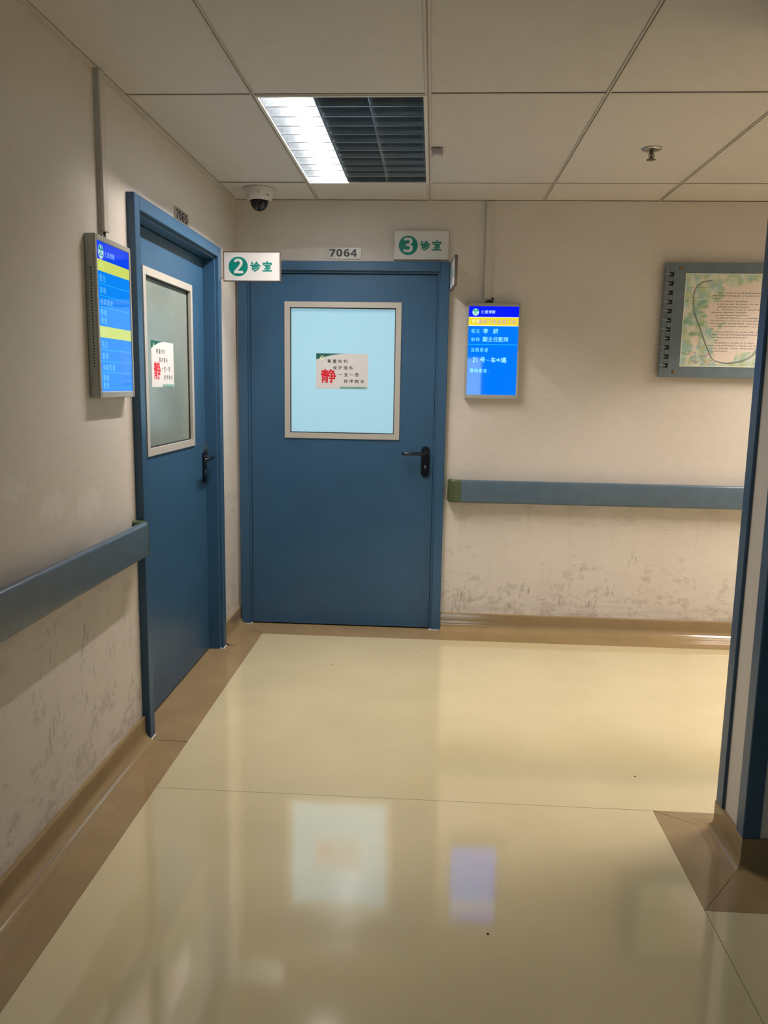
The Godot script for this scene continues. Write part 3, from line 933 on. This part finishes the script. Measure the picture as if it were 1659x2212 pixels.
func make_dome(at: Vector3):
	var o := thing("dome_camera", "white dome security camera with dark bubble on the ceiling corner", "security camera", at)
	var st = st_new()
	lathe(st, [Vector2(0.0, -0.052), Vector2(0.047, -0.052), Vector2(0.051, -0.060), Vector2(0.056, -0.061), Vector2(0.062, -0.055), Vector2(0.069, -0.036), Vector2(0.074, -0.016), Vector2(0.0765, -0.004), Vector2(0.0755, 0.0), Vector2(0.0, 0.0)], Vector3.ZERO, 40)
	part("housing", st, M.white_plastic, o)
	st = st_new()
	var prof := []
	for k in 13:
		var a = PI / 2 * k / 12.0
		prof.append(Vector2(0.0445 * sin(a), -0.064 - 0.045 * cos(a)))
	prof.append(Vector2(0.0445, -0.055))
	lathe(st, prof, Vector3.ZERO, 36)
	part("bubble", st, M.bubble, o, "glossy black camera bubble")
	for q in [[80.0, 0.004, 0.008, -0.031], [40.0, 0.013, 0.005, -0.040]]:
		st = st_new()
		var a = deg_to_rad(q[0])
		var rr = 0.0712
		prism(st, rounded(q[1] * 1.2, q[2], minf(q[1], q[2]) * 0.45, 4), -0.002, 0.0012, xyz_of)
		var s = part("screw_cap" if q[1] < 0.01 else "badge", st, M.mid_grey, o)
		s.position = Vector3(cos(a) * rr, q[3], sin(a) * rr)
		s.rotation = Vector3(0.2, PI / 2 - a, 0)

func make_sprinkler(at: Vector3):
	var o := thing("fire_sprinkler", "chrome fire sprinkler head hanging from the ceiling panel", "sprinkler", at)
	var st = st_new()
	lathe(st, [Vector2(0.0, -0.008), Vector2(0.012, -0.008), Vector2(0.026, -0.0065), Vector2(0.037, -0.003), Vector2(0.0395, 0.0), Vector2(0.0, 0.0)], Vector3.ZERO, 32)
	part("escutcheon", st, M.steel, o)
	st = st_new()
	lathe(st, [Vector2(0.0052, -0.040), Vector2(0.0052, -0.020), Vector2(0.0085, -0.017), Vector2(0.0085, -0.007)], Vector3.ZERO, 16)
	for s in [-1.0, 1.0]:
		tube(st, [Vector3(s * 0.007, -0.016, 0), Vector3(s * 0.011, -0.026, 0), Vector3(s * 0.004, -0.039, 0)], 0.0019, 8)
	part("stem", st, M.dark_steel, o)
	st = st_new()
	lathe(st, [Vector2(0.0, -0.0425), Vector2(0.015, -0.0418), Vector2(0.0172, -0.040), Vector2(0.0, -0.0395)], Vector3.ZERO, 24)
	for k in 10:
		var a = TAU * k / 10.0
		box(st, Vector3(cos(a) * 0.0165 - 0.0018, -0.0425, sin(a) * 0.0165 - 0.0018), Vector3(cos(a) * 0.0165 + 0.0018, -0.040, sin(a) * 0.0165 + 0.0018))
	part("deflector", st, M.dark_steel, o)

func make_sensor(at: Vector3):
	var o := thing("ceiling_sensor", "small pale plastic box fixed to the ceiling beside the light", "sensor", at)
	var st = st_new()
	box(st, Vector3(-0.023, -0.028, -0.045), Vector3(0.023, 0.0, 0.0), 0.003)
	part("case", st, M.lilac, o)
	st = st_new()
	box(st, Vector3(-0.018, -0.0295, -0.036), Vector3(0.018, -0.0275, -0.008), 0.001)
	part("cover", st, M.white_plastic, o)
	st = st_new()
	tube(st, [Vector3(0.0, -0.006, -0.002), Vector3(0.0, -0.006, 0.0022)], 0.0022, 8)
	part("screw", st, M.dark_grey, o)

func make_duct(label: String, at: Vector3, turn: float, w: float, d: float, y0: float):
	# white trunking from the ceiling down to a screen
	var o := thing("cable_duct", label, "cable duct", at, turn, "cable ducts above the screens")
	var st = st_new()
	box(st, Vector3(-w / 2, y0, 0.0), Vector3(w / 2, H - 0.003, d * 0.45))
	part("duct_base", st, M.duct, o)
	st = st_new()
	box(st, Vector3(-w / 2 - 0.0008, y0, d * 0.45), Vector3(w / 2 + 0.0008, H - 0.003, d), 0.002)
	part("duct_cover", st, M.duct, o)

func make_guard(label: String, at: Vector3, sx: float, sz: float):
	# L-shaped corner guard; the outer corner is at the origin, flanges run towards +x*sx and +z*sz
	var t := 0.010; var f := 0.05; var r := 0.004
	var poly := PackedVector2Array()
	for k in 6:
		var a = PI / 2 * k / 5.0
		poly.append(Vector2(r - r * cos(a), r - r * sin(a)))
	for p in [Vector2(f, 0), Vector2(f, t), Vector2(t, t), Vector2(t, f), Vector2(0, f)]: poly.append(p)
	for k in poly.size(): poly[k] = Vector2(poly[k].x * sx, poly[k].y * sz)
	var st = st_new()
	prism(st, poly, 0.098, 2.31, xzy_of)
	var o = solid("corner_guard", st, M.blue, label, "corner guard", "", "corner guards of the partition wall")
	o.position = at

# ---------------------------------------------------------------- the scene
const WARM := Color(1.0, 0.945, 0.895)   # sRGB, older tubes round the corner
const LAMP := Color(1.0, 0.96, 0.935)   # sRGB

func _ready():
	var cam := Camera3D.new()
	cam.name = "camera"
	cam.fov = 65.45
	cam.position = Vector3(1.0932, 1.3849, 4.4505)
	cam.basis = Basis(Vector3.UP, deg_to_rad(3.327)) * Basis(Vector3.RIGHT, deg_to_rad(-9.052)) * Basis(Vector3.BACK, deg_to_rad(0.977))
	cam.near = 0.05
	add_child(cam)
	cam.current = true

	var env := Environment.new()
	env.background_mode = Environment.BG_COLOR
	env.background_color = Color.BLACK
	env.tonemap_mode = Environment.TONE_MAPPER_LINEAR
	env.tonemap_exposure = 1.03
	env.sdfgi_enabled = true
	env.ssao_enabled = true
	env.ssil_enabled = true
	var we := WorldEnvironment.new()
	we.name = "environment"
	we.environment = env
	add_child(we)

	materials()
	# the burning tube over the doors, and the fully lit fitting round the corner in the side corridor
	make_light(Vector3(COL, H, ROW), [true, false, false], "recessed louvre ceiling light with only its left tube burning", 5.5, LAMP)
	make_light(Vector3(COL + 3.0, H, ROW), [true, true, true], "recessed louvre ceiling light in the side corridor beyond the frame", 3.8, WARM)

	shell()
	doors()
	fittings()

func materials():
	M.white_metal = mat(Color8(216, 214, 206), 0.45)
	M.louvre = mat(Color8(188, 194, 198), 0.25, 1.0)
	M.tube_lit = mat(Color8(240, 236, 228), 0.5)
	M.tube_lit.emission_enabled = true
	M.tube_lit.emission = LAMP
	M.tube_lit.emission_energy_multiplier = 8.0
	M.tube_dead = mat(Color8(206, 208, 206), 0.3)
	M.blue = mat(Color8(47, 83, 113), 0.34)
	var bn = noise_tex(0.02, [Color(0.94, 0.94, 0.94), Color(1, 1, 1)], 256, 4)
	M.blue.albedo_texture = bn
	M.blue.uv1_triplanar = true; M.blue.uv1_world_triplanar = true; M.blue.uv1_scale = Vector3.ONE * 0.8
	M.alu = mat(Color8(184, 179, 169), 0.42, 0.25)
	M.brushed = mat(Color8(198, 194, 184), 0.32, 0.8)
	M.steel = mat(Color8(176, 174, 168), 0.28, 1.0)
	M.dark_steel = mat(Color8(112, 100, 88), 0.35, 0.9)
	M.bronze = mat(Color8(104, 92, 80), 0.4, 0.4)
	M.brass = mat(Color8(122, 102, 62), 0.45, 0.6)
	M.black = mat(Color8(14, 14, 15), 0.5)
	M.black_gloss = mat(Color8(12, 13, 24), 0.18)
	M.ink = mat(Color8(16, 15, 16), 0.5)
	M.dark_grey = mat(Color8(66, 70, 72), 0.6)
	M.mid_grey = mat(Color8(96, 92, 86), 0.6)
	M.sealant = mat(Color8(226, 222, 210), 0.5)
	M.white_plastic = mat(Color8(206, 203, 198), 0.4)
	M.lilac = mat(Color8(176, 164, 168), 0.4)
	M.duct = mat(Color8(196, 189, 178), 0.5)
	M.bubble = mat(Color8(10, 10, 11), 0.05)
	M.display_case = mat(Color8(172, 172, 162), 0.4, 0.15)
	M.rail = tri_mat(Color8(82, 102, 117), 0.3, noise_tex(0.03, [Color(0.92, 0.92, 0.92), Color(1, 1, 1)], 256, 12), 1.2)
	M.olive = mat(Color8(74, 86, 52), 0.32)
	M.slate = tri_mat(Color8(104, 121, 131), 0.45, noise_tex(0.03, [Color(0.9, 0.9, 0.9), Color(1, 1, 1)], 256, 13), 1.5)
	M.frosted = tri_mat(Color8(132, 142, 134), 0.22, noise_tex(0.008, [Color(0.82, 0.84, 0.84), Color(1, 1, 1)], 256, 21), 0.9)
	M.pane_lit = mat(Color8(120, 150, 160), 0.2)
	M.pane_lit.emission_enabled = true
	M.pane_lit.emission = Color8(158, 206, 226)
	M.pane_lit.emission_energy_multiplier = 0.63
	M.pane_bright = mat(Color8(180, 190, 196), 0.2)
	M.pane_bright.emission_enabled = true
	M.pane_bright.emission = Color8(214, 240, 250)
	M.pane_bright.emission_energy_multiplier = 10.0
	M.tile = tri_mat(Color8(209, 205, 199), 0.75, noise_tex(0.03, [Color(0.98, 0.978, 0.974), Color(1, 1, 1)], 512, 31), 0.7)
	M.tile_b = tri_mat(Color8(205, 201, 195), 0.75, noise_tex(0.02, [Color(0.978, 0.975, 0.97), Color(1, 1, 1)], 512, 32), 0.6)
	M.tee = mat(Color8(198, 191, 180), 0.55)
	M.void = mat(Color8(40, 36, 32), 0.9)
	M.vinyl = tri_mat(Color8(207, 194, 154), 0.075, noise_tex(0.006, [Color(0.955, 0.955, 0.95), Color(1, 1, 1)], 512, 41), 0.5, 0.0, 0.68)
	M.vinyl.clearcoat_enabled = true; M.vinyl.clearcoat = 1.0; M.vinyl.clearcoat_roughness = 0.075
	M.vinyl.normal_enabled = true; M.vinyl.normal_texture = noise_tex(0.012, [], 512, 43, FastNoiseLite.TYPE_SIMPLEX_SMOOTH, 3.0); M.vinyl.normal_scale = 0.03
	M.brown = tri_mat(Color8(148, 126, 90), 0.14, noise_tex(0.01, [Color(0.92, 0.92, 0.92), Color(1, 1, 1)], 512, 42), 0.7, 0.0, 0.6)
	M.subfloor = mat(Color8(70, 56, 36), 0.9)
	M.speck = mat(Color8(60, 48, 36), 0.8)
	M.plain_wall = tri_mat(Color8(207, 200, 190), 0.55, noise_tex(0.01, [Color(0.97, 0.968, 0.962), Color(1, 1, 1)], 512, 51), 0.5)
	M.wall_left = print_mat(plaster_image(3, [[2.05, 0.58, 9, 0.035], [2.27, 0.63, 6, 0.04], [1.74, 0.58, 4, 0.03], [1.86, 0.47, 5, 0.05], [2.04, 0.39, 6, 0.06], [2.25, 0.41, 7, 0.06], [2.38, 0.53, 3, 0.04], [2.31, 0.36, 6, 0.04]], [[2.21, 1.02, 0.10, 0.05], [2.44, 1.10, 0.08, 0.05], [1.98, 1.0, 0.12, 0.06]]), 0.5)
	M.wall_left.texture_repeat = true
	M.wall_back = print_mat(plaster_image(8, [[1.29, 0.23, 10, 0.05], [1.27, 0.14, 10, 0.04], [1.61, 0.23, 8, 0.06], [1.86, 0.24, 7, 0.05], [1.97, 0.35, 4, 0.03], [2.24, 0.46, 4, 0.03], [2.0, 0.15, 8, 0.05], [2.13, 0.27, 4, 0.03]], []), 0.5)
	M.wall_back.texture_repeat = true
	M.paper = print_mat(paper_image(), 0.55)
	M.poster = print_mat(poster_image(), 0.4)
	M.sign_print = print_mat(sign_image(), 0.3)
	M.sign_white = mat(Color8(212, 210, 207), 0.35)

func wall_piece(st, a: Vector3, b: Vector3, along: int):
	box(st, a, b, 0.0, func(p): return Vector2(p[along] / 4.0, 1.0 - p.y / H))

func shell():
	var up := H + 0.2
	# --- walls, with openings for the door frames
	var st = st_new()
	wall_piece(st, Vector3(-0.2, -0.1, -0.15), Vector3(0.018, up, 0.0), 0)
	wall_piece(st, Vector3(1.164, -0.1, -0.15), Vector3(XE + 0.15, up, 0.0), 0)
	wall_piece(st, Vector3(0.018, 2.036, -0.15), Vector3(1.164, up, 0.0), 0)
	solid("wall_back", st, M.wall_back, "cream painted back wall behind the lit door, scuffed near the floor", "wall", "structure")
	st = st_new()
	wall_piece(st, Vector3(-0.15, -0.1, 0.0), Vector3(0.0, up, 0.424), 2)
	wall_piece(st, Vector3(-0.15, -0.1, 1.574), Vector3(0.0, up, ZE), 2)
	wall_piece(st, Vector3(-0.15, 2.036, 0.424), Vector3(0.0, up, 1.574), 2)
	solid("wall_left", st, M.wall_left, "cream painted left wall with dark scuffs below the handrail", "wall", "structure")
	st = st_new()
	box(st, Vector3(PX, -0.1, PZ0), Vector3(XE + 0.15, up, PZ1), 0.004)
	solid("wall_partition", st, M.plain_wall, "end of the partition wall at the right edge", "wall", "structure")
	st = st_new()
	box(st, Vector3(XE, -0.1, 0.0), Vector3(XE + 0.15, up, PZ0))
	solid("wall_right", st, M.plain_wall, "wall at the end of the side corridor, out of frame", "wall", "structure")
	st = st_new()
	box(st, Vector3(5.0, -0.1, PZ1), Vector3(5.15, up, ZE))
	solid("wall_right", st, M.plain_wall, "right wall of the hall behind the camera", "wall", "structure")
	st = st_new()
	box(st, Vector3(-0.15, -0.1, ZE), Vector3(0.93, up, ZE + 0.15)); box(st, Vector3(2.08, -0.1, ZE), Vector3(5.15, up, ZE + 0.15)); box(st, Vector3(0.93, 2.036, ZE), Vector3(2.08, up, ZE + 0.15))
	solid("wall_front", st, M.plain_wall, "wall behind the camera", "wall", "structure")

	# --- floor: vinyl sheets with welded brown borders; hairline joints show the dark bed below
	var fl := thing("floor", "glossy cream vinyl floor with brown borders", "floor", Vector3.ZERO, 0.0, "", "structure")
	st = st_new()
	box(st, Vector3(-0.2, -0.12, -0.2), Vector3(XE + 0.2, -0.004, ZE + 0.2))
	part("subfloor", st, M.subfloor, fl)
	var g := 0.001
	var sheet = func(called, poly, m):
		var s2 = st_new()
		prism(s2, PackedVector2Array(poly), -0.004, 0.0, xzy_of)
		part(called, s2, m, fl)
	var xl := 0.1745; var zb := 0.2022; var xr := 1.862; var zs := 1.935; var zp := 2.4485
	sheet.call("vinyl_sheet", [Vector2(xl, zb), Vector2(XE, zb), Vector2(XE, zs - g), Vector2(xl, zs - g)], M.vinyl)
	sheet.call("vinyl_sheet", [Vector2(xl, zs + g), Vector2(xr - g, zs + g), Vector2(xr - g, ZE), Vector2(xl, ZE)], M.vinyl)
	sheet.call("vinyl_sheet", [Vector2(xr + g, zp), Vector2(5.0, zp), Vector2(5.0, ZE), Vector2(xr + g, ZE)], M.vinyl)
	sheet.call("border_strip", [Vector2(-0.16, -0.02), Vector2(0.0, 0.0), Vector2(xl - g, zb + g), Vector2(xl - g, 1.574 - g), Vector2(-0.16, 1.572 - g)], M.brown)
	sheet.call("border_strip", [Vector2(-0.16, 1.572 + g), Vector2(xl - g, 1.576 + g), Vector2(xl - g, ZE), Vector2(-0.16, ZE)], M.brown)
	sheet.call("border_strip", [Vector2(0.002, 0.0), Vector2(0.002, -0.16), Vector2(XE, -0.16), Vector2(XE, zb - g), Vector2(xl + g, zb - g)], M.brown)
	sheet.call("border_strip", [Vector2(xr + g, zs), Vector2(XE, zs), Vector2(XE, PZ0 + 0.02), Vector2(PX + 0.01, PZ0 + 0.02 + g)], M.brown)
	sheet.call("border_strip", [Vector2(xr, zs + 2 * g), Vector2(PX + 0.01 - g, PZ0 + 0.02 + 2 * g), Vector2(PX + 0.01, PZ1 - 0.02 - g), Vector2(xr, zp - 2 * g)], M.brown)
	sheet.call("border_strip", [Vector2(xr + g, zp - g), Vector2(PX + 0.01, PZ1 - 0.02 + g), Vector2(5.0, PZ1 - 0.02), Vector2(5.0, zp - g)], M.brown)
	st = st_new()
	for q in [[1.86, 1.70, 0.004], [1.27, 2.59, 0.004], [0.92, 3.15, 0.004], [1.05, 0.42, 0.003], [0.63, 0.66, 0.003]]:   # crumbs of grit
		lathe(st, [Vector2(0.0, q[2] * 0.8), Vector2(q[2] * 0.7, q[2] * 0.5), Vector2(q[2], 0.0)], Vector3(q[0], 0.0, q[1]), 8)
	var gr = part("grit", st, M.speck, fl)
	gr.set_meta("kind", "stuff")

	# --- coved skirting
	var cove := [Vector2(0.0, 0.1), Vector2(0.0095, 0.1), Vector2(0.0115, 0.097), Vector2(0.012, 0.09), Vector2(0.012, 0.06)]
	for k in 9:
		var a = PI / 2 * k / 8.0
		cove.append(Vector2(0.054 - 0.042 * cos(a), 0.045 - 0.042 * sin(a)))
	cove.append(Vector2(0.075, 0.0014)); cove.append(Vector2(0.092, 0.0003))
	cove.reverse()
	var small := [Vector2(0.0, 0.095), Vector2(0.008, 0.095), Vector2(0.010, 0.092), Vector2(0.0105, 0.085), Vector2(0.0105, 0.05)]
	for k in 9:
		var a = PI / 2 * k / 8.0
		small.append(Vector2(0.0385 - 0.028 * cos(a), 0.030 - 0.028 * sin(a)))
	small.append(Vector2(0.05, 0.001)); small.append(Vector2(0.06, 0.0002))
	small.reverse()
	# the section's n axis is the right-hand side of the path, so each path runs with the wall on its left
	var run = func(called, path, label, sec = cove):
		var s2 = st_new()
		sweep(s2, sec, path)
		solid(called, s2, M.brown, label, "baseboard", "structure")
	run.call("baseboard_left", [Vector2(0, ZE), Vector2(0, 1.580)], "brown coved baseboard along the left wall")
	run.call("baseboard_corner", [Vector2(0, 0.418), Vector2(0, 0.0)], "short brown coved baseboard between the two doors")
	run.call("baseboard_back", [Vector2(1.170, 0), Vector2(XE, 0)], "brown coved baseboard under the back wall handrail")
	run.call("baseboard_partition", [Vector2(XE, PZ0), Vector2(PX, PZ0), Vector2(PX, PZ1), Vector2(5.0, PZ1)], "brown coved baseboard wrapping the end of the partition wall", small)

	# --- ceiling: 600 x 1200 panels laid in a narrow grid
	var ce := thing("ceiling", "off-white suspended ceiling of large panels in a slim grid", "ceiling", Vector3.ZERO, 0.0, "", "structure")
	st = st_new()
	box(st, Vector3(-0.15, H + 0.16, -0.15), Vector3(XE + 0.15, H + 0.2, ZE + 0.15))
	part("slab", st, M.void, ce)
	var xs := [0.0]; var zz := [0.0]
	for k in 11:
		if COL + 0.6 * k < XE - 0.05: xs.append(COL + 0.6 * k)
	xs.append(XE)
	for k in 7:
		if ROW + 1.2 * k < ZE - 0.05: zz.append(ROW + 1.2 * k)
	zz.append(ZE)
	var rng := RandomNumberGenerator.new(); rng.seed = 77
	for i in xs.size() - 1:
		for j in zz.size() - 1:
			if j == 1 and (i == 1 or i == 6): continue      # the light fittings
			st = st_new()
			var gp := 0.0035
			var lift := rng.randf_range(0.0, 0.0022)
			box(st, Vector3(xs[i] + gp, H + 0.0015 + lift, zz[j] + gp), Vector3(xs[i + 1] - gp, H + 0.016 + lift, zz[j + 1] - gp), 0.0015)
			part("ceiling_panel", st, M.tile if rng.randf() < 0.6 else M.tile_b, ce)
	for i in range(1, xs.size() - 1):
		st = st_new()
		var wd := 0.0105 if i == 2 else 0.0075
		box(st, Vector3(xs[i] - wd, H - 0.001, 0.0), Vector3(xs[i] - 0.0022, H + 0.0012, ZE), 0.0004)
		box(st, Vector3(xs[i] + 0.0022, H - 0.001, 0.0), Vector3(xs[i] + wd, H + 0.0012, ZE), 0.0004)
		box(st, Vector3(xs[i] - 0.0022, H + 0.004, 0.0), Vector3(xs[i] + 0.0022, H + 0.02, ZE))
		part("main_tee", st, M.tee, ce)
	for j in range(1, zz.size() - 1):
		for i in xs.size() - 1:
			st = st_new()
			box(st, Vector3(xs[i] + 0.008, H - 0.0008, zz[j] - 0.006), Vector3(xs[i + 1] - 0.008, H + 0.0014, zz[j] + 0.004), 0.0004)
			part("cross_tee", st, M.tee, ce)
	st = st_new()
	box(st, Vector3(0.0, H - 0.003, 0.0), Vector3(0.014, H - 0.0008, ZE)); box(st, Vector3(0.0, H - 0.016, 0.0), Vector3(0.002, H - 0.003, ZE))
	solid("trim_1", st, M.tee, "narrow wall angle where the ceiling meets the left wall", "trim", "structure")
	st = st_new()
	box(st, Vector3(0.014, H - 0.003, 0.0), Vector3(XE, H - 0.0008, 0.012))
	solid("trim_2", st, M.tee, "thin wall angle where the ceiling meets the back wall", "trim", "structure")

func doors():
	var d1 = make_door("door_1", "blue steel door at the end with brightly lit frosted window", Vector3(0.016, 0, 0), 0.0, 1.152, 0.004, 0.016, M.pane_lit, [])
	add_area(d1, Vector3(0.575, 1.457, -0.006), Vector2(0.57, 0.66), Color8(158, 206, 226), 0.06)
	make_door("door_2", "blue steel door in the left wall with a dim frosted window", Vector3(0, 0, 1.577), PI / 2, 1.156, -0.045, 0.014, M.frosted, [0.26])
	var d3 = make_door("door_3", "blue door with a bright window in the wall behind the camera", Vector3(2.08, 0, ZE), PI, 1.152, -0.036, 0.004, M.pane_bright, [])
	add_area(d3, Vector3(0.575, 1.457, -0.04), Vector2(0.57, 0.66), Color8(236, 244, 250), 0.1)
	make_notice("paper notice with a red character on the brightly lit door window", Vector3(0.588, 1.456, -0.008 + 0.0006), 0.0, 0.289, 0.192)
	make_notice("paper notice with a red character on the dim window of the left door", Vector3(-0.0568, 1.455, 1.066), PI / 2, 0.282, 0.19)
	make_plate("7064", "brushed metal number plate reading 7064 above the end door", Vector3(0.5895, 2.054, 0.0), 0.0)
	make_plate("7065", "brushed metal number plate reading 7065 above the left door", Vector3(0.0, 2.048, 0.951), PI / 2)

func fittings():
	# signs
	make_flag_sign("2", "white projecting sign with a green 2 beside the left door", Vector3(0.178, 1.957, 0.385), deg_to_rad(-2.0))
	make_flag_sign("3", "sign seen edge-on, projecting from the back wall beside the end door", Vector3(1.184, 1.961, 0.165), -PI / 2 + deg_to_rad(3.4))
	var o := thing("room_sign", "flat acrylic sign with a green 3 above the end door", "sign", Vector3(1.013, 2.1265, 0.0), 0.0, "consulting room signs")
	var st = st_new()
	box(st, Vector3(-0.151, -0.076, 0.0), Vector3(0.151, 0.076, 0.012), 0.0015)
	part("backing", st, M.sign_white, o)
	st = st_new()
	for q in [[-0.151, 0.151, 0.0725, 0.076], [-0.151, 0.151, -0.076, -0.0725], [-0.151, -0.1465, -0.0725, 0.0725], [0.1465, 0.151, -0.0725, 0.0725]]:
		box(st, Vector3(q[0], q[2], 0.012), Vector3(q[1], q[3], 0.016), 0.0012)
	part("sign_frame", st, M.brushed, o)
	sign_face(o, 0.292, 0.144, 0.0128, "3")
	# screens and their ducts
	make_display("blue queue screen on the back wall naming one doctor and patient", Vector3(1.409, 1.321, 0.0), 0.0, 0.036, screen_image_clinic(), 1.0)
	make_display("blue queue screen on the left wall listing two rooms with yellow bands", Vector3(0.0, 1.328, 1.793), PI / 2, 0.036, screen_image_two_rooms(), 0.9)
	make_duct("cream cable duct down the back wall to the screen", Vector3(1.372, 0, 0), 0.0, 0.036, 0.018, 1.851)
	make_duct("cream cable duct down the left wall to the screen", Vector3(0, 0, 1.802), PI / 2, 0.038, 0.02, 1.862)
	# rails
	make_rail("grey-blue handrail on the back wall under the screen and notice board", Vector3(1.188, 0, 0), 0.0, 4.7, 0.074, true, "wall handrails")
	make_rail("grey-blue handrail on the left wall in the foreground", Vector3(0, 0, ZE - 0.2), PI / 2, ZE - 0.2 - 1.592, 0.02, false, "wall handrails")
	make_picture()
	make_guard("blue corner guard on the far edge of the partition wall", Vector3(PX - 0.010, 0, PZ0 - 0.006), 1.0, 1.0)
	make_guard("blue corner guard on the near edge of the partition wall", Vector3(PX - 0.010, 0, PZ1 + 0.010), 1.0, -1.0)
	# things on the ceiling
	make_dome(Vector3(0.188, H, 0.255))
	make_sprinkler(Vector3(1.961, H, 0.939))
	make_sensor(Vector3(1.086, H, 0.965))
